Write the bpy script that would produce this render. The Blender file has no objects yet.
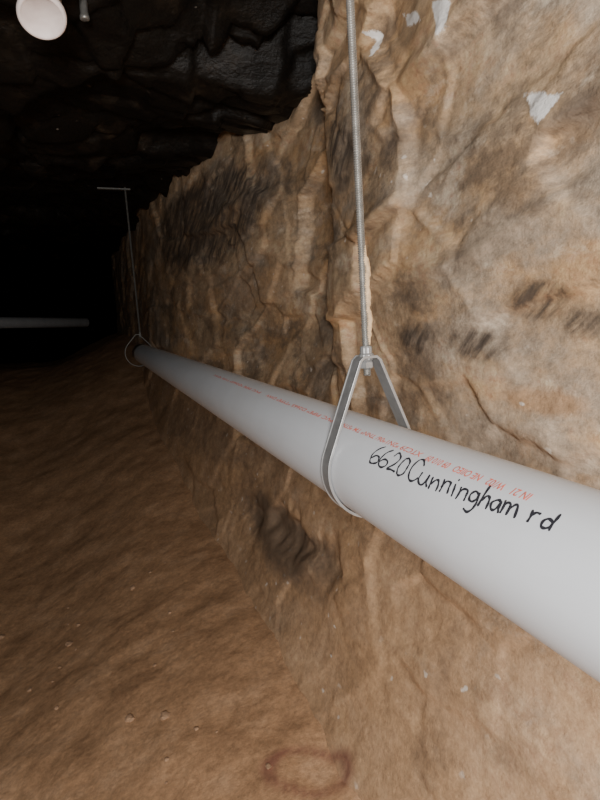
import bpy, math, random, bmesh
from mathutils import Vector, Matrix, noise
random.seed(4)
F=580.0; H=1.3
# ---------- camera solved from the pipe / rod directions ----------
dY=Vector((87-300,400-326,-F)).normalized()
p1=Vector((50,400,-F)); p2=Vector((66,50,-F))
down=p1.cross(p2).cross(dY).normalized()
if down.y>0: down=-down
aZ=-down
aX=dY.cross(aZ).normalized()
def ray(px,py):
    c=Vector((px-300,400-py,-F))
    return Vector((aX.dot(c),dY.dot(c),aZ.dot(c)))
R=0.0572
def ang(px,py):
    r=ray(px,py); return math.atan2(r.z,r.x)
a1=ang(600,490); a2=ang(600,683)
Dp=R/math.sin((a1-a2)/2); am=(a1+a2)/2
CX=Dp*math.cos(am); CZ=Dp*math.sin(am)
r=ray(366,350); HY=r.y/r.x*CX
scene=bpy.context.scene
cam=bpy.data.objects.new("camera",bpy.data.cameras.new("camera"))
scene.collection.objects.link(cam)
cam.matrix_world=Matrix((aX,dY,aZ)).to_4x4()
cam.data.sensor_fit='VERTICAL'; cam.data.sensor_height=36; cam.data.lens=F/800*36
cam.data.clip_start=0.01
scene.camera=cam

def link(o): scene.collection.objects.link(o); return o
def mkobj(name,verts,faces,mat=None,smooth=False,parent=None,loc=(0,0,0)):
    me=bpy.data.meshes.new(name); me.from_pydata([tuple(v) for v in verts],[],faces); me.update()
    if smooth: me.polygons.foreach_set("use_smooth",[True]*len(me.polygons))
    o=bpy.data.objects.new(name,me); link(o); o.location=loc
    if mat: me.materials.append(mat)
    if parent: o.parent=parent
    return o
def meta(o,label,cat,**k):
    o["label"]=label; o["category"]=cat
    for a,b in k.items(): o[a]=b
def sm(a,b,x):
    t=max(0,min(1,(x-a)/(b-a))); return t*t*(3-2*t)
def interp(tab,x):
    if x<=tab[0][0]: return tab[0][1]
    for (x0,y0),(x1,y1) in zip(tab,tab[1:]):
        if x<=x1: return y0+(y1-y0)*(x-x0)/(x1-x0)
    return tab[-1][1]

# ---------- materials ----------
class NT:
    def __init__(s,name):
        s.m=bpy.data.materials.new(name); s.m.use_nodes=True; s.t=s.m.node_tree
        s.b=s.t.nodes["Principled BSDF"]
    def n(s,typ,**k):
        x=s.t.nodes.new(typ)
        for a,b in k.items():
            if a in x.inputs: x.inputs[a].default_value=b
            else: setattr(x,a,b)
        return x
    def l(s,a,b): s.t.links.new(a,b)
    def noise(s,scale,detail=6,rough=.6,vec=None,dist=0):
        x=s.n("ShaderNodeTexNoise"); x.inputs["Scale"].default_value=scale; x.inputs["Detail"].default_value=detail
        x.inputs["Roughness"].default_value=rough; x.inputs["Distortion"].default_value=dist
        if vec: s.l(vec,x.inputs["Vector"])
        return x.outputs["Fac"]
    def ramp(s,fac,stops):
        x=s.n("ShaderNodeValToRGB"); e=x.color_ramp.elements
        while len(e)<len(stops): e.new(0.5)
        for i,(p,c) in enumerate(stops):
            e[i].position=p; e[i].color=(c if len(c)==4 else (*c,1)) if not isinstance(c,(int,float)) else (c,c,c,1)
        s.l(fac,x.inputs["Fac"]); return x.outputs["Color"]
    def mix(s,fac,a,b,mode='MIX'):
        x=s.n("ShaderNodeMix",data_type='RGBA',blend_type=mode)
        for i,v in ((0,fac),(6,a),(7,b)):
            if isinstance(v,(int,float)): x.inputs[i].default_value=v
            elif isinstance(v,tuple): x.inputs[i].default_value=(*v,1)
            else: s.l(v,x.inputs[i])
        return x.outputs[2]
    def math(s,op,a,b=0.0):
        x=s.n("ShaderNodeMath",operation=op)
        for i,v in enumerate((a,b)):
            if isinstance(v,(int,float)): x.inputs[i].default_value=v
            else: s.l(v,x.inputs[i])
        return x.outputs[0]
    def bump(s,h,strength,dist,prev=None):
        x=s.n("ShaderNodeBump"); x.inputs["Strength"].default_value=strength; x.inputs["Distance"].default_value=dist
        s.l(h,x.inputs["Height"])
        if prev: s.l(prev,x.inputs["Normal"])
        return x.outputs["Normal"]
    def coord(s,scale=None,loc=(0,0,0),rot=(0,0,0)):
        c=s.n("ShaderNodeTexCoord").outputs["Object"]
        if scale:
            if rot!=(0,0,0):
                m0=s.n("ShaderNodeMapping"); m0.inputs["Rotation"].default_value=rot; s.l(c,m0.inputs["Vector"]); c=m0.outputs[0]
            m=s.n("ShaderNodeMapping"); m.inputs["Scale"].default_value=scale; m.inputs["Location"].default_value=loc; s.l(c,m.inputs["Vector"]); return m.outputs[0]
        return c
    def warp(s,c,scale,amt):
        wd=s.n("ShaderNodeVectorMath",operation='ADD'); s.l(c,wd.inputs[0])
        nz=s.n("ShaderNodeTexNoise"); nz.inputs["Scale"].default_value=scale; nz.inputs["Detail"].default_value=5; s.l(c,nz.inputs["Vector"])
        sc=s.n("ShaderNodeVectorMath",operation='SCALE'); s.l(nz.outputs["Color"],sc.inputs[0]); sc.inputs[3].default_value=amt; s.l(sc.outputs[0],wd.inputs[1])
        return wd.outputs[0]

DIRT=[(0.3,(.34,.205,.115)),(0.5,(.50,.31,.175)),(0.72,(.63,.42,.26))]
def rock_mat():
    s=NT("sandstone_rock")
    c=s.coord((.8,.65,1)); cs=s.coord((.5,.48,1.15)); c2=s.coord((.6,.50,1.1),(4,7,2)); c3=s.coord((.6,.50,1.05),(9,1,5))
    n3=s.noise(55,7,.80,c)
    col=s.ramp(s.noise(6,9,.62,cs,.0),[(0.30,(.36,.26,.17)),(0.45,(.50,.355,.225)),(0.55,(.64,.455,.285)),(0.70,(.71,.55,.39))])
    col=s.mix(s.math('MULTIPLY',s.ramp(s.noise(3.6,9,.64,c2,.0),[(0.47,0.0),(0.59,1.0)]),.62),col,(.60,.365,.18))
    col=s.mix(s.math('MULTIPLY',s.ramp(s.noise(4.0,9,.64,c3,.0),[(0.49,0.0),(0.59,1.0)]),.72),col,(.39,.33,.27))
    col=s.mix(s.math('MULTIPLY',s.ramp(s.noise(6,10,.68,c3,.0),[(0.53,0.0),(0.61,1.0)]),.66),col,(.19,.145,.11))
    col=s.mix(s.math('MULTIPLY',s.ramp(s.noise(9,10,.70,c2,.0),[(0.56,0.0),(0.65,1.0)]),.50),col,(.80,.67,.52))
    col=s.mix(.9,col,s.ramp(n3,[(0.3,.28),(0.5,.5),(0.72,.73)]),'OVERLAY')
    at2=s.n("ShaderNodeAttribute",attribute_name="dirt")
    sp2=s.n("ShaderNodeSeparateColor"); s.l(at2.outputs["Color"],sp2.inputs[0])
    at=s.n("ShaderNodeAttribute",attribute_name="stain_shade")
    sp=s.n("ShaderNodeSeparateColor"); s.l(at.outputs["Color"],sp.inputs[0])
    edge=s.noise(13,8,.74,c)
    def soft(chn,k=1.5,lo=.3,hi=.65): return s.ramp(s.math('ADD',chn,s.math('MULTIPLY',s.math('SUBTRACT',edge,.5),k)),[(lo,0.0),(hi,1.0)])
    dirt=s.ramp(s.noise(6,10,.72,c),DIRT)
    dirt=s.mix(.7,dirt,s.ramp(n3,[(0.3,.28),(0.5,.5),(0.72,.73)]),'OVERLAY')
    dm=soft(sp2.outputs[0],1.6,.12,.6)
    col=s.mix(s.math('MULTIPLY',dm,.85),col,dirt)
    w=s.n("ShaderNodeTexVoronoi"); w.inputs["Scale"].default_value=24; s.l(s.warp(c,30,.04),w.inputs["Vector"])
    fl=s.ramp(w.outputs["Distance"],[(0.08,1.0),(0.15,0.0)])
    fl=s.math('MULTIPLY',fl,s.ramp(s.noise(5,3,.5,c),[(0.48,0.0),(0.58,1.0)]))
    col=s.mix(s.math('MULTIPLY',fl,.8),col,(.88,.81,.72))
    cd=s.coord((1,1.6,.22),(0,0,0),(math.radians(-50),0,0))
    stk=s.ramp(s.noise(26,5,.65,cd),[(0.34,0.2),(0.60,1.0)])
    hat=s.math('MULTIPLY',soft(sp.outputs[2],1.2,.10,.8),stk)
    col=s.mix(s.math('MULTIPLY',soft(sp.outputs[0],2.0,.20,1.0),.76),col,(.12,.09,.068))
    col=s.mix(s.math('MULTIPLY',hat,.92),col,(.075,.06,.05))
    edge2=s.noise(45,5,.7,s.coord((1,1,1)))
    chip=s.ramp(s.math('ADD',sp.outputs[1],s.math('MULTIPLY',s.math('SUBTRACT',edge2,.5),1.1)),[(0.42,0.0),(0.60,1.0)])
    col=s.mix(chip,col,(.97,.94,.90))
    col=s.mix(s.math('MULTIPLY',sp2.outputs[1],.85),col,(.18,.06,.05))
    s.l(col,s.b.inputs["Base Color"])
    s.b.inputs["Roughness"].default_value=.62; s.b.inputs["Specular IOR Level"].default_value=.32
    nb=s.bump(s.noise(8,10,.66,cs,.0),.40,.028)
    nb=s.bump(s.noise(70,6,.75,s.coord((1,1,1))),.55,.0035,nb)
    s.l(nb,s.b.inputs["Normal"]); return s.m
def dirt_mat():
    s=NT("packed_dirt"); c=s.coord((1,1,1))
    n3=s.noise(55,7,.80,c)
    col=s.ramp(s.noise(6,10,.72,c),[(p,(q[0]*.88,q[1]*.84,q[2]*.82)) for p,q in DIRT])
    col=s.mix(.8,col,s.ramp(n3,[(0.3,.28),(0.5,.5),(0.72,.74)]),'OVERLAY')
    at2=s.n("ShaderNodeAttribute",attribute_name="dirt")
    sp2=s.n("ShaderNodeSeparateColor"); s.l(at2.outputs["Color"],sp2.inputs[0])
    col=s.mix(s.math('MULTIPLY',sp2.outputs[1],.85),col,(.18,.06,.05))
    s.l(col,s.b.inputs["Base Color"]); s.b.inputs["Roughness"].default_value=.8; s.b.inputs["Specular IOR Level"].default_value=.2
    nb=s.bump(s.noise(20,8,.6,c),.28,.010); nb=s.bump(s.noise(90,5,.75,c),.55,.004,nb)
    s.l(nb,s.b.inputs["Normal"]); return s.m
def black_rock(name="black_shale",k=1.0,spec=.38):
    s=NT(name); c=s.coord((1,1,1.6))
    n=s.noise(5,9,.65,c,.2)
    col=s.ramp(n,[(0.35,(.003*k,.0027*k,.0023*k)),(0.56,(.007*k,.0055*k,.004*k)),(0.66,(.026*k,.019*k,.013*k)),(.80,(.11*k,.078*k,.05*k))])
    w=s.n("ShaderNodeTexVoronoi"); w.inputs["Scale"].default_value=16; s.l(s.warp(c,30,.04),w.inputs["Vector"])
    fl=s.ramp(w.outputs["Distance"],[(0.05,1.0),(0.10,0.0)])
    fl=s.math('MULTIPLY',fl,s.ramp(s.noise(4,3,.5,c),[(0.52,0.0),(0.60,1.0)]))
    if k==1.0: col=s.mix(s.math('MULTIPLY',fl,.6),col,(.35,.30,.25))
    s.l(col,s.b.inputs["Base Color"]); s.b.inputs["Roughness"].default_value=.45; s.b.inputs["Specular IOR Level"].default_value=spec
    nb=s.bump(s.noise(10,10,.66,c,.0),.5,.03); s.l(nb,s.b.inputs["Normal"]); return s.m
def simple(name,col,rough,metal=0,var=.08,scale=30,bump=0):
    s=NT(name); c=s.coord(); n=s.noise(scale,5,.6,c)
    a=tuple(x*(1-var) for x in col); b=tuple(min(1,x*(1+var)) for x in col)
    s.l(s.ramp(n,[(0.3,a),(0.7,b)]),s.b.inputs["Base Color"])
    s.b.inputs["Roughness"].default_value=rough; s.b.inputs["Metallic"].default_value=metal
    if bump: s.l(s.bump(n,.3,bump),s.b.inputs["Normal"])
    return s.m
M_rock=rock_mat(); M_dirt=dirt_mat(); M_black=black_rock(); M_far=black_rock("darkened_far_rock",.15,.03)  # M_far: rock colour darkened so the unlit tunnel depth stays black
def pvc_mat():
    s=NT("grey_white_pvc"); c=s.coord((1,.12,1))
    n=s.noise(18,6,.6,c); n2=s.noise(6,5,.6,s.coord())
    col=s.ramp(n,[(0.3,(.475,.49,.515)),(0.7,(.535,.55,.575))])
    col=s.mix(s.math('MULTIPLY',s.ramp(n2,[(0.5,0.0),(0.8,1.0)]),.35),col,(.40,.39,.38))
    s.l(col,s.b.inputs["Base Color"]); s.b.inputs["Roughness"].default_value=.40; s.b.inputs["Specular IOR Level"].default_value=.48
    return s.m
M_pvc=pvc_mat()
M_galv=simple("galvanized_steel",(.26,.26,.26),.42,.5,.18,60)
M_dimsteel=simple("dimmed_far_steel",(.15,.15,.14),.6,.3,.2,60)  # steel darkened in colour so the far hanger looks less lit
M_dim=simple("dimmed_white_pvc",(.26,.27,.28),.6,0,.1,20)  # white pvc with distance dimness put into its colour
M_rod=simple("zinc_threaded_steel",(.29,.285,.27),.40,.6,.2,80)
M_ink=simple("black_marker_ink",(.018,.018,.024),.6)
M_red=simple("red_print_ink",(.58,.13,.09),.6,0,.3,200)
M_mud=simple("dried_mud",(.44,.31,.18),.9,0,.3,120,.003)
M_cap=simple("pinkish_white_plastic",(.92,.78,.75),.55,0,.15,25)
M_stone=simple("dusty_stone",(.34,.215,.13),.85,0,.35,40,.01)

# ---------- rock wall ----------
wallY=[(-1,.62),(1.0,.66),(1.55,.67),(1.65,.68),(1.80,.80),(2.2,.79),(3.1,.68),(4,.56),(5,.50),(10,.44)]
wallYl=[(-1,.64),(1.0,.66),(2.2,.70),(3.1,.63),(4,.54),(5,.49),(10,.42)]
def wall0(y,z):
    k=sm(.0,-.35,z)
    x=interp(wallY,y)*(1-k)+interp(wallYl,y)*k
    x-=.22*sm(-.25,-1.15,z)
    x-=.30*max(0,min(1,(-.78-z)/.5))**2
    x-=.02*sm(.15,.6,z)*sm(1.4,1.0,y)
    return x
def facet(u,v,seed,ew=.25):
    d,pts=noise.voronoi(Vector((u,v,seed)))
    c=pts[0]; h=c*37.7
    a=noise.cell(h); b=noise.cell(h+Vector((11.3,3.1,0))); g=noise.cell(h+Vector((2.7,19.9,5)))
    e=min(1,(d[1]-d[0])/ew)
    e=e*e*(3-2*e)
    return ((a-.5)*.9+(b-.5)*1.4*(u-c.x)+(g-.5)*1.6*(v-c.y))*(.4+.6*e)
def strata(t):
    i=math.floor(t); f=t-i
    a=noise.cell(Vector((i+.5,2.5,7.5))); b=noise.cell(Vector((i+1.5,2.5,7.5)))
    return a+(b-a)*sm(.86,1.0,f)
HOL=[]
def wallD(y,z):
    x=wall0(y,z)
    v=Vector((y*.6,z,3.1))
    wx=noise.noise(v*2.3)*.08+.016*noise.noise(v*9)+.008*noise.noise(v*25); wz=noise.noise(v*2.3+Vector((5,1,7)))*.05+.012*noise.noise(v*9+Vector((5,1,7)))+.006*noise.noise(v*25+Vector((5,1,7)))
    yy=y+wx; zz=z+wz
    low=sm(-.25,-.8,z)
    d=.012*noise.noise(Vector((yy*.7,zz*1.5,0)))
    d+=.024*facet(yy*1.1,zz*2.2,.3,.06)*(1-.75*low)
    d+=.010*facet(yy*3.0+3,zz*6.0,5.3,.08)*(1-.6*low)
    d+=.018*(strata((zz+.05*yy)*6.0+.5*noise.noise(Vector((yy*.9,zz,9))))-.5)*(1-.85*low)*(.3+1.2*abs(noise.noise(Vector((y*.9,z*1.1,4)))))
    d+=.0055*noise.fractal(Vector((yy*3.5,zz*5.5,2)),.8,2.1,6)
    for (cy,cz,ry,rz,dp) in HOL:
        q=math.hypot((y-cy)/ry,(z-cz)/rz)
        if q<1.9: d-=dp*(1-sm(.2,1.2,q+.8*noise.noise(Vector((y*6,z*10,1)))+.3*noise.noise(Vector((y*16,z*25,1)))))
    d*=1-.45*sm(2.6,3.6,y)
    return max(x-d, CX+R+.035) if z<.05 and z>-.5 and y>0 else x-d
def zs(step=.0075,a=-1.5,b=1.25):
    n=int((b-a)/step); return [a+(b-a)*i/n for i in range(n+1)]
def ys(a=-.5,b=10,s0=.009,s1=.05):
    o=[a]
    while o[-1]<b: o.append(o[-1]+ (s0 if o[-1]<1.9 else s0+(s1-s0)*min(1,(o[-1]-1.9)/6)))
    return o
def floorZ(x,y):
    z=-1.3+.34*sm(-.65,.55,x)+.82*sm(2.4,8,y)
    z+=.04*noise.noise(Vector((x*1.3,y*1.1,8)))+.009*noise.fractal(Vector((x*6,y*5,1)),.75,2.1,7)
    return z
def hitwall(px,py):
    d=ray(px,py).normalized(); t=.2
    while t<12:
        p=d*t
        if p.x>wallD(p.y,p.z) or p.z<floorZ(p.x,p.y): return p
        t+=.004
    return d*t
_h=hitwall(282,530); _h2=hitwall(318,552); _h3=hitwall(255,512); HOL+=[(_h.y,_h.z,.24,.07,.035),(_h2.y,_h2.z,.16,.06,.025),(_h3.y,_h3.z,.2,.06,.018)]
patches=[(195,225,38,38,1.5,2),(185,235,30,36,.6,0),(175,212,22,10,.7,0),(545,300,50,26,1.1,2),(475,345,44,20,1.0,2),(415,340,34,22,.9,2),(585,322,34,18,.9,2),(340,150,20,40,.8,2),
(282,530,54,26,1.2,0),(318,555,30,20,.9,0),(285,600,16,40,.4,0),  # first two entries paint the shade of the hollows as dark colour
(390,150,60,26,.62,0),(370,210,40,34,.58,0),(470,170,60,22,.42,0),(575,105,34,22,.65,0),(460,262,40,20,.58,0),(560,210,50,18,.42,0),(430,70,34,16,.5,0),(420,290,40,30,.55,0),(520,340,50,16,.45,0),
(325,330,16,60,.55,0),(410,30,26,14,.45,0),(240,330,50,30,.5,0),(260,200,50,14,.5,0),(230,290,60,30,.35,3),(150,300,30,60,.5,0),(140,260,20,60,.5,0),
(600,560,60,60,.8,3),(420,600,90,60,.9,3),(380,700,90,70,.9,3),(500,720,60,60,.35,0),(480,740,70,50,.7,3),(300,700,60,80,.8,3),(230,470,40,40,.5,3),
(540,400,70,20,.7,3),(450,650,12,60,.42,0),(350,560,40,60,.6,3),(430,755,26,60,.45,0),(200,520,40,80,.8,3),(230,620,60,90,.9,3),(200,430,50,24,.55,0)]  # last entry: shade below the pipe, painted as darker rock
PW=[]
for (px,py,rx,ry,st,ch) in patches:
    p=hitwall(px,py); X=max(p.x,.3)
    PW.append((p.y,p.z,max(.01,rx*p.y**2/(640*X)*.8+rx*p.y/580*.35),max(.008,ry*max(p.y,.7)/600),st,ch))
# angular pale chips: small polygons on the rock face
CH=[]
for poly in ([(524,92),(563,94),(552,108),(541,124),(530,112)],[(403,14),(418,10),(421,22),(408,26)],[(365,34),(378,30),(379,48),(371,58)],[(432,2),(452,0),(448,26),(438,36)]):
    pp=[(h.y,h.z) for h in (hitwall(a,b) for a,b in poly)]
    cy=sum(a for a,b in pp)/len(pp); cz=sum(b for a,b in pp)/len(pp)
    A=sum(pp[i][0]*pp[(i+1)%len(pp)][1]-pp[(i+1)%len(pp)][0]*pp[i][1] for i in range(len(pp)))
    if A<0: pp=pp[::-1]
    CH.append((cy,cz,max(math.hypot(a-cy,b-cz) for a,b in pp)+.03,pp))
def chipv(y,z):
    m=0
    for cy,cz,rad,pp in CH:
        if abs(y-cy)>rad or abs(z-cz)>rad: continue
        sd=-9
        for i in range(len(pp)):
            a=pp[i];b=pp[(i+1)%len(pp)]
            ex,ez=b[0]-a[0],b[1]-a[1];L_=math.hypot(ex,ez) or 1
            sd=max(sd,((y-a[0])*ez-(z-a[1])*ex)/L_)
        m=max(m,.5-sd/.024)
    return max(0,min(1,m))
RC=hitwall(308,772)
rx_=(hitwall(350,772)-hitwall(266,772))*.5; ry_=(hitwall(308,750)-hitwall(308,794))*.5
if rx_.length>.2: rx_=rx_.normalized()*.12
if ry_.length>.2: ry_=ry_.normalized()*.07
print("ring",RC,rx_,ry_)
def ring(p):
    q=p-RC
    if q.length>.35: return 0
    A11=rx_.dot(rx_);A12=rx_.dot(ry_);A22=ry_.dot(ry_);b1=q.dot(rx_);b2=q.dot(ry_)
    det=A11*A22-A12*A12
    if abs(det)<1e-12: return 0
    u=(b1*A22-b2*A12)/det; v=(A11*b2-A12*b1)/det
    rr=math.hypot(u,v)+.12*noise.noise(p*25)
    return max(0,1-abs(rr-.95)/.3)*(.8+.5*noise.noise(p*12))
Y=ys(); Z=zs()
V=[];C1=[];C2=[]
for y in Y:
    for z in Z:
        P=Vector((wallD(y,z),y,z)); V.append(P)
        c=[0,0,0,0,0]
        for (cy,cz,ry,rz,st,ch) in PW:
            dy=(y-cy)/ry; dz=(z-cz)/rz
            if abs(dy)<2 and abs(dz)<2:
                q=math.sqrt(dy*dy+dz*dz)
                v=st*(1-sm(.45,1.45,q))
                c[ch]=max(c[ch],v)
        c[1]=chipv(y,z)
        c[3]=max(c[3],.6*sm(-.20,-.45,z)+.6*sm(-.65,-.95,z))
        c[4]=ring(P)
        C1+= [c[0],c[1],c[2],1]; C2+=[c[3],c[4],0,1]
nz=len(Z); Fc=[]
for i in range(len(Y)-1):
    for j in range(nz-1):
        a=i*nz+j; Fc.append((a,a+1,a+nz+1,a+nz))
wr=mkobj("wall_right",V,Fc,M_rock,True)
for nm,arr in (("stain_shade",C1),("dirt",C2)):
    ca=wr.data.color_attributes.new(nm,'FLOAT_COLOR','POINT'); ca.data.foreach_set("color",arr)
meta(wr,"rough brown sandstone rock wall with chisel marks","rock wall",kind="structure")

# ---------- floor ----------
def grid(name,xs,yy,fn,mat,flip=False):
    V=[(x,y,fn(x,y)) for y in yy for x in xs]; n=len(xs); Fc=[]
    for i in range(len(yy)-1):
        for j in range(n-1):
            a=i*n+j; f=(a,a+1,a+n+1,a+n); Fc.append(f[::-1] if flip else f)
    return mkobj(name,V,Fc,mat,True)
xs=[-3.3+4.4*i/300 for i in range(301)]
fl=grid("floor",xs,ys(-.6,10,.013,.06),floorZ,M_dirt)
arr=[]
for v in fl.data.vertices: arr+=[0,ring(v.co),0,1]
ca=fl.data.color_attributes.new("dirt",'FLOAT_COLOR','POINT'); ca.data.foreach_set("color",arr)
meta(fl,"uneven packed brown dirt ground","ground",kind="structure")
# ---------- ceiling ----------
ceilY=[(-1,1.02),(1.73,1.0),(1.87,.95),(2.02,.75),(2.20,.75),(2.6,.86),(3.00,.93),(3.10,.84),(3.5,.90),(4.2,.93),(5,.95),(10,1.0)]
def ceilZ(x,y):
    yy=y+.10*noise.noise(Vector((x*3,y*2,4)))*sm(.75,.3,x)
    z=interp(ceilY,yy)
    z=z+(.80-z)*sm(.60,.1,x)*sm(1.2,1.6,y)*sm(3.4,2.6,y)*.8
    q=Vector((x*2.2,y*2.2,1)); k=noise.noise(q)*.08+.015*noise.noise(q*5)
    z+=.015*noise.noise(q*1.2)+.050*facet((x+k)*2.2,(y+k)*2.2,2.2,.06)+.020*facet((x+k)*5,(y-k)*5,4.2,.08)+.007*noise.fractal(q*3,.8,2.1,6)
    return z
ce=grid("ceiling",xs,ys(-.6,10,.013,.03),ceilZ,M_black,True)
meta(ce,"black jagged shale rock overhead","rock ceiling",kind="structure")
V=[];Fc=[];yy=[-.6+10.6*i/80 for i in range(81)];zz=[-1.5+2.7*i/30 for i in range(31)]
for y in yy:
    for z in zz: V.append((-3.15+.15*noise.noise(Vector((y*1.2,z*1.7,3))),y,z))
for i in range(80):
    for j in range(30):
        a=i*31+j; Fc.append((a,a+31,a+32,a+1))
o=mkobj("wall_left",V,Fc,M_far,True); meta(o,"rock side of the tunnel, coloured dark for the unlit depth","rock wall",kind="structure")
V=[];Fc=[];xx=[-3.3+4.3*i/50 for i in range(51)]
for x in xx:
    for z in zz: V.append((x,9.6+.2*noise.noise(Vector((x*1.5,z*1.7,3))),z))
for i in range(50):
    for j in range(30):
        a=i*31+j; Fc.append((a,a+1,a+32,a+31))
o=mkobj("wall_back",V,Fc,M_far,True); meta(o,"rock end of the tunnel, coloured dark for the unlit depth","rock wall",kind="structure")

# ---------- pipes ----------
def tube(name,p0,p1,ro,ri,mat,seg=96,parent=None,cuts=1):
    p0=Vector(p0);p1=Vector(p1);L=(p1-p0).length;q=(p1-p0).normalized().to_track_quat('Z','Y')
    V=[];Fc=[]
    prof=[(ri,0),(ro-.001,0),(ro,.001)]+[(ro,L*k/cuts) for k in range(1,cuts)]+[(ro,L-.001),(ro-.001,L),(ri,L)]
    for (rr,z) in prof:
        for k in range(seg):
            a=2*math.pi*k/seg; V.append(p0+q@Vector((rr*math.cos(a),rr*math.sin(a),z)))
    m=len(prof)
    for i in range(m):
        for k in range(seg):
            i2=(i+1)%m;k2=(k+1)%seg
            Fc.append((i*seg+k,i*seg+k2,i2*seg+k2,i2*seg+k))
    return mkobj(name,V,Fc,mat,True,parent)
FY=3.78
pipe=tube("drain_pipe",(CX,-.35,CZ),(CX,FY+.03,CZ),R,R-.006,M_pvc,128,None,20)
meta(pipe,"long grey-white plastic drain pipe hung along rock wall, handwritten address","pipe")

def hit(px,py):
    d=ray(px,py); a=d.x**2+d.z**2; b=-2*(d.x*CX+d.z*CZ); c=CX*CX+CZ*CZ-R*R
    disc=b*b-4*a*c
    t=(-b-math.sqrt(max(0,disc)))/(2*a)
    p=d*t; return p.y, math.atan2(p.z-CZ,p.x-CX)%(2*math.pi)
def cyl(s,t,off=.0004): return Vector((CX+(R+off)*math.cos(t),s,CZ+(R+off)*math.sin(t)))
def arc(cx,cy,rx,ry,a0,a1,n=9): return [(cx+rx*math.cos(math.radians(a0+(a1-a0)*i/(n-1))),cy+ry*math.sin(math.radians(a0+(a1-a0)*i/(n-1)))) for i in range(n)]
G={
'6':[[(.8,1.55),(.45,1.25),(.18,.8),(.1,.4),(.25,.06),(.55,.02),(.78,.25),(.72,.58),(.45,.68),(.2,.45)]],
'2':[[(.08,1.2),(.3,1.5),(.62,1.42),(.68,1.1),(.45,.6),(.08,.08),(.4,.12),(.85,.05)]],
'0':[arc(.42,.75,.34,.75,80,460,14)],
'C':[[(.85,1.25),(.65,1.55),(.35,1.45),(.12,.95),(.1,.4),(.35,.02),(.65,.05),(.85,.3)]],
'u':[[(.1,1.0),(.08,.35),(.28,.02),(.55,.25),(.72,1.0),(.70,.35),(.85,.02)]],
'n':[[(.08,1.0),(.12,.5),(.12,0)],[(.12,.45),(.32,.92),(.58,.92),(.68,.5),(.72,.05)]],
'i':[[(.12,1.0),(.12,.5),(.16,0)],[(.16,1.42),(.2,1.36)]],
'g':[[(.68,.85),(.4,1.0),(.12,.7),(.15,.25),(.42,.1),(.66,.45),(.7,.95)],[(.7,.95),(.74,.2),(.7,-.45),(.45,-.8),(.12,-.62)]],
'h':[[(.14,1.75),(.1,.9),(.12,0)],[(.12,.45),(.32,.92),(.58,.9),(.66,.5),(.72,0)]],
'a':[[(.66,.85),(.38,1.0),(.1,.65),(.16,.15),(.42,.05),(.62,.45),(.7,.95)],[(.7,.95),(.68,.35),(.85,.02)]],
'm':[[(.06,1.0),(.1,.5),(.1,0)],[(.1,.5),(.28,.92),(.46,.85),(.52,0)],[(.52,.5),(.74,.95),(.94,.85),(1.02,.0)]],
'r':[[(.1,1.0),(.14,.5),(.14,0)],[(.14,.55),(.34,.92),(.66,.95)]],
'd':[[(.66,.70),(.38,.88),(.08,.55),(.14,.1),(.40,.0),(.62,.3)],[(.86,1.55),(.74,.95),(.66,.45),(.66,.05)]],
}
L=[('6',367.5,462,11.5,13),('6',376,466,11.5,13),('2',386,469.5,11,13),('0',394,473.5,12,13),
('C',404.5,479,13.5,15.5),('u',416,484,13.5,12),('n',427,488.5,13.5,12),('n',438,491.5,13.5,12.5),('i',449.5,495,13,12.5),('n',454.5,497.5,13.5,12),
('g',466,501,13.5,12.5),('h',477,505,14,13),('a',488,509,13.5,12),('m',499,512,16,12.5),('r',526,521,14,12.5),('d',538.5,526.5,17,12)]
def catmull(P,n=6):
    if len(P)<3: return P
    Q=[P[0]]+list(P)+[P[-1]]; o=[]
    for i in range(1,len(Q)-2):
        for k in range(n):
            t=k/n; o.append(tuple(.5*((2*Q[i][d])+(-Q[i-1][d]+Q[i+1][d])*t+(2*Q[i-1][d]-5*Q[i][d]+4*Q[i+1][d]-Q[i+2][d])*t*t+(-Q[i-1][d]+3*Q[i][d]-3*Q[i+1][d]+Q[i+2][d])*t**3) for d in (0,1)))
    o.append(P[-1]); return o
V=[];Fc=[];th=math.radians(19)
u=(math.cos(th),math.sin(th))
rj=random.Random(11)
for (ch,px,py,sx,sy) in L:
    sl=math.radians(27+rj.uniform(-4,4)); vv=(math.sin(sl),-math.cos(sl))
    py+=rj.uniform(-.6,.6)
    for st in G[ch]:
        st=[(a+rj.uniform(-.04,.04),b+rj.uniform(-.04,.04)) for a,b in st]
        P=[]
        for (x,yv) in catmull(st):
            X=px+u[0]*x*sx+vv[0]*yv*sy; Yp=py+u[1]*x*sx+vv[1]*yv*sy
            s,t=hit(X,Yp); P.append(Vector((s,t*R)))
        w=.00106
        d0=(P[0]-P[1]).normalized(); d1=(P[-1]-P[-2]).normalized()
        P=[P[0]+d0*w*.7]+P+[P[-1]+d1*w*.7]
        base=len(V)
        for i,p in enumerate(P):
            tdir=(P[min(i+1,len(P)-1)]-P[max(i-1,0)]).normalized(); nn=Vector((-tdir.y,tdir.x))
            ww=w*(.35 if i in(0,len(P)-1) else 1.0+.20*math.sin(i*.7+px))
            for sg in (-1,1):
                q=p+nn*ww*sg; V.append(cyl(q.x,q.y/R))
        for i in range(len(P)-1):
            a=base+2*i; Fc.append((a,a+1,a+3,a+2))
hw=mkobj("handwriting",V,Fc,M_ink,False,pipe); hw["label"]="black marker handwriting reading 6620 Cunningham rd"
TH=hit(534,495)[1]
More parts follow.
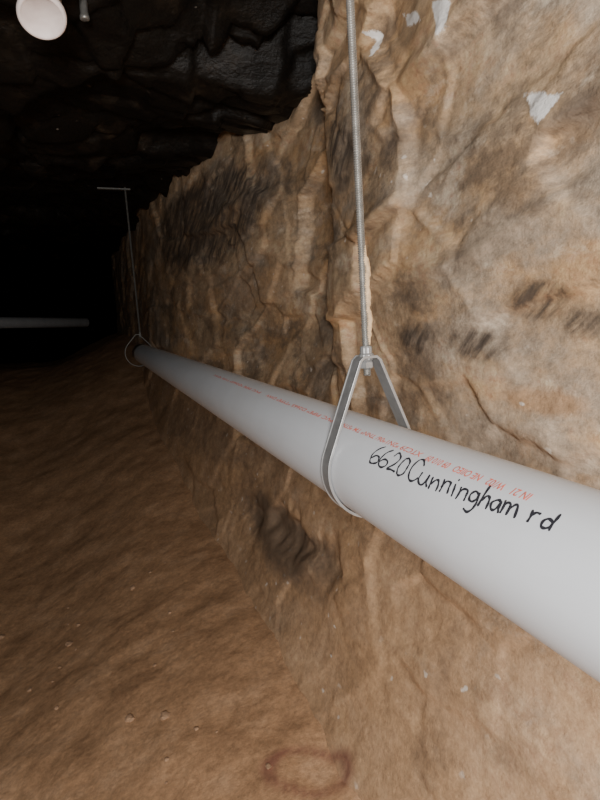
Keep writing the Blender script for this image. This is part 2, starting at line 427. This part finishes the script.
def redtext(txt,pxa,pxb,height,dt=0):
    cu=bpy.data.curves.new("t",'FONT'); cu.body=txt; cu.size=1; cu.offset=.014; to=link(bpy.data.objects.new("t",cu))
    bpy.context.view_layer.update()
    me=bpy.data.meshes.new_from_object(to.evaluated_get(bpy.context.evaluated_depsgraph_get()))
    bpy.data.objects.remove(to)
    def yat(px):
        lo,hi=.05,6
        for _ in range(50):
            m=(lo+hi)/2; p=cyl(m,TH)
            v=Vector((aX.x*p.x+dY.x*p.y+aZ.x*p.z, 0, aX.z*p.x+dY.z*p.y+aZ.z*p.z))
            q=300+F*v.x/(-v.z) if v.z<0 else 9999
            if q>px: lo=m
            else: hi=m
        return lo
    sa,sb=yat(pxa),yat(pxb)
    xmax=max(v.co.x for v in me.vertices)
    vs=[cyl(sb+(sa-sb)*v.co.x/xmax,TH+dt+(v.co.y*height)/R,.0003) for v in me.vertices]
    return vs,[tuple(p.vertices) for p in me.polygons]
for a in (("IN 21   W/02   NE OIIEO   09 010 09",430,534,.0105),("XTC29 *2N1*06/ TNN* TM *STN",345,424,.0088),("PVC PIPE* D2665 *TYPE* DWV",268,336,.0084),("PVC PIPE *D2665* TYPE *DWV",215,262,.0080)):
    vs,fs=redtext(*a)
    rp=mkobj("printed_text",vs,fs,M_red,False,pipe); rp["label"]="faded small red factory lettering"

# ---------- hangers ----------
def hanger(y,rl,topz,mud,label,ztop,hw_=.011,rr=.0047,ringdx=0,ringdz=0,w=.0105,mg=None,mr=None):
    mg=mg or M_galv; mr=mr or M_rod
    e=bpy.data.objects.new("pipe_hanger",None); link(e); e.empty_display_size=.05; e.location=(CX,y,CZ+ringdz)
    meta(e,label,"pipe hanger",group="threaded rod pipe hangers")
    ht=topz
    d=math.hypot(hw_,ht); ab=math.atan2(ht,hw_); be=math.acos(rl/d); tr=ab-be
    P=[(0,ht),(hw_*.7,ht),(hw_,ht-.003)]
    a0=tr
    for k in range(61):
        a=a0-(math.pi+2*a0)*k/60; P.append((rl*math.cos(a),rl*math.sin(a)))
    P+=[(-hw_,ht-.003),(-hw_*.7,ht)]
    n=len(P);V=[];Fc=[];th=.0022
    for i in range(n):
        a=Vector(P[i-1]);b=Vector(P[(i+1)%n]);t=(b-a).normalized();nn=Vector((-t.y,t.x))
        p=Vector(P[i]); 
        for (oy,oo) in ((-w,.0),(-w,th+.0012),(-w+.0015,th+.0012),(-w+.0025,th),(w-.0025,th),(w-.0015,th+.0012),(w,th+.0012),(w,0)):
            q=p+nn*oo; V.append((q.x+ringdx,oy,q.y))
    for i in range(n):
        for k in range(8):
            k2=(k+1)%8;i2=(i+1)%n; Fc.append((i*8+k,i*8+k2,i2*8+k2,i2*8+k))
    o=mkobj("strap_ring",V,Fc,mg,False,e)
    md=o.modifiers.new("b",'BEVEL'); md.width=.0004; md.segments=2; md.limit_method='ANGLE'
    V=[];Fc=[];seg=14;pitch=.0026;z=ht-.022;i=0
    while z<ztop:
        rad=rr if i%2 else rr*.68
        for k in range(seg):
            a=2*math.pi*k/seg; V.append((rad*math.cos(a),rad*math.sin(a),z+pitch*k/seg))
        z+=pitch/2;i+=1
    for j in range(i-1):
        for k in range(seg):
            k2=(k+1)%seg; Fc.append((j*seg+k,j*seg+k2,(j+1)*seg+k2,(j+1)*seg+k))
    Fc.append(tuple(range(seg))[::-1]); Fc.append(tuple((i-1)*seg+k for k in range(seg)))
    mkobj("threaded_rod",V,Fc,mr,False,e)
    def lathe(name,prof,seg,twist=False):
        V=[];Fc=[]
        for (ra,z) in prof:
            for k in range(seg):
                a=2*math.pi*k/seg; r2=ra*(1+(.05 if (twist and k%2) else 0)); V.append((r2*math.cos(a),r2*math.sin(a),z))
        for i in range(len(prof)-1):
            for k in range(seg):
                k2=(k+1)%seg; Fc.append((i*seg+k,i*seg+k2,(i+1)*seg+k2,(i+1)*seg+k))
        Fc.append(tuple(range(seg))[::-1]); Fc.append(tuple((len(prof)-1)*seg+k for k in range(seg)))
        return mkobj(name,V,Fc,mg,False,e)
    lathe("swivel_nut",[(.0062,ht-.004),(.0085,ht-.001),(.0085,ht+.004),(.0068,ht+.006),(.0068,ht+.012),(.006,ht+.014)],28,True)
    lathe("hex_nut",[(.0075,ht-.012),(.0082,ht-.011),(.0082,ht-.005),(.0075,ht-.004)],6)
    if mud:
        V=[];Fc=[];N=60;sg=14
        for j in range(N+1):
            f=j/N; z=ht+.015+.115*f
            rad=.0034+.0036*abs(noise.noise(Vector((0,0,f*9))))+.0018*noise.noise(Vector((3,0,f*25)))
            rad*=min(1,6*f+.2,6*(1-f)+.1)
            cx=.0046+.003*noise.noise(Vector((1,5,f*6)))
            for k in range(sg):
                a=2*math.pi*k/sg; r2=rad*(1+.4*noise.noise(Vector((math.cos(a)*2,math.sin(a)*2,f*30))))
                V.append((cx+r2*math.cos(a),-.001+r2*math.sin(a),z))
        for j in range(N):
            for k in range(sg):
                k2=(k+1)%sg; Fc.append((j*sg+k,j*sg+k2,(j+1)*sg+k2,(j+1)*sg+k))
        m=mkobj("mud_crust",V,Fc,M_mud,True,e); m["label"]="tan dried mud stuck to rod"
    return e
r=ray(366,358); ht=r.z/r.y*HY-CZ
h1=hanger(HY,R+.0012,ht,True,"galvanized teardrop strap hanger on threaded rod with mud crust",1.03-CZ,w=.012)
BZ=.2107*FY
h2=hanger(FY,.082,.112,False,"galvanized loop hanger around pipe end on thin rod",BZ+.01-CZ,.012,.0055,-.018,.004,.016,M_dimsteel,M_dimsteel)
bx0,bx1=CX-.16,CX+.03
V=[];Fc=[]
prof=[(-.014,0),(.014,0),(.014,.003),(-.011,.003),(-.011,.007),(-.014,.007)]
for x in (bx0,bx1):
    for (a,b) in prof: V.append((x,FY+a,BZ+b-.03*(x-CX)))
for k in range(6): Fc.append((k,(k+1)%6,6+(k+1)%6,6+k))
Fc.append(tuple(range(6))[::-1]);Fc.append(tuple(range(6,12)))
br=mkobj("angle_bracket",V,Fc,M_dimsteel); meta(br,"thin steel angle bracket fixed beneath the rock","bracket")

# distant crossing pipe
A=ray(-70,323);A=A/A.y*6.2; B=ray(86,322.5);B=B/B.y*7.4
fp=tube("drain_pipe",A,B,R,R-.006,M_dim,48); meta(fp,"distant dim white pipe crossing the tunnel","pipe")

# capped stub in the ceiling
def hitceil(px,py):
    d=ray(px,py).normalized(); t=.4
    while t<6:
        p=d*t
        if p.z>ceilZ(p.x,p.y): return p
        t+=.004
    return d*1.8
ax=Vector((-.05,-.75,-1)).normalized()
c0=hitceil(42,19); yy0=min(c0.y,hitceil(42,2).y,hitceil(25,5).y,hitceil(60,5).y)-.10
rr0=ray(42,18); c0=rr0/rr0.y*yy0
sc_=c0.y/1.75
def lathe2(name,org,ax,prof,seg,mat,parent=None,k_=1):
    q=ax.to_track_quat('Z','Y');V=[];Fc=[]
    for (ra,z) in prof:
        for k in range(seg):
            a=2*math.pi*k/seg; V.append(org+q@(k_*Vector((ra*math.cos(a),ra*math.sin(a),z))))
    for i in range(len(prof)-1):
        for k in range(seg):
            k2=(k+1)%seg; Fc.append((i*seg+k,i*seg+k2,(i+1)*seg+k2,(i+1)*seg+k))
    Fc.append(tuple(range(seg))[::-1]); Fc.append(tuple((len(prof)-1)*seg+k for k in range(seg)))
    return mkobj(name,V,Fc,mat,True,parent)
st=lathe2("pipe_stub",c0,ax,[(.050,-.34),(.050,-.035),(.056,-.03),(.061,-.016),(.060,-.006),(.055,.0),(.050,-.002),(.046,-.010)],48,M_cap,None,sc_)
meta(st,"white round capped plastic pipe stub poking from black rock","pipe stub")
pl=lathe2("cap_plug",c0,ax,[(.047,-.012),(.044,-.010),(.034,-.012),(.020,-.015),(.006,-.016)],40,M_cap,st,sc_)
c1=hitceil(83,2); cr=ray(84,20)
c1b=Vector((c1.x,c1.y,cr.z/cr.y*c1.y))
rb=lathe2("rod_stub",c1b,Vector((0,0,-1)),[(.010,-.25),(.010,-.012),(.012,-.010),(.012,-.002),(.010,0),(.004,.0005)],16,M_rod)
meta(rb,"short grey metal rod stub hanging from black rock","rod stub")

# loose stones
for k in range(60):
    x=random.uniform(-1.0,.28); y=random.uniform(.75,2.8); s=random.choice([.004,.005,.006,.007,.008,.01,.014])
    bm=bmesh.new(); bmesh.ops.create_icosphere(bm,subdivisions=2,radius=s)
    for v in bm.verts:
        v.co*=1+.6*noise.noise(v.co/s*1.1+Vector((k*3,0,0))); v.co.z*=.6
    me=bpy.data.meshes.new("stone"); bm.to_mesh(me); bm.free(); me.materials.append(M_stone)
    o=link(bpy.data.objects.new("stone",me)); o.location=(x,y,floorZ(x,y)+s*.1)
    meta(o,"small dusty brown stone lying on dirt ground","stone",group="loose stones on the dirt")

# ---------- light ----------
def lamp(name,typ,loc,energy,size,col):
    l=bpy.data.lights.new(name,typ); l.energy=energy; l.color=col
    if typ=='AREA': l.size=size
    else: l.shadow_soft_size=size
    o=link(bpy.data.objects.new(name,l)); o.location=loc; return o
view=-(Vector((aX.z,dY.z,aZ.z)))
lamp("flash_lamp",'POINT',-view*.70+Vector((0,0,.03)),195,.14,(1,.975,.945))
w=bpy.data.worlds.new("w"); scene.world=w; w.use_nodes=True
w.node_tree.nodes["Background"].inputs[0].default_value=(.7,.6,.55,1); w.node_tree.nodes["Background"].inputs[1].default_value=.06

for o in list(scene.objects):
    if o.parent is None: o.location.z+=H
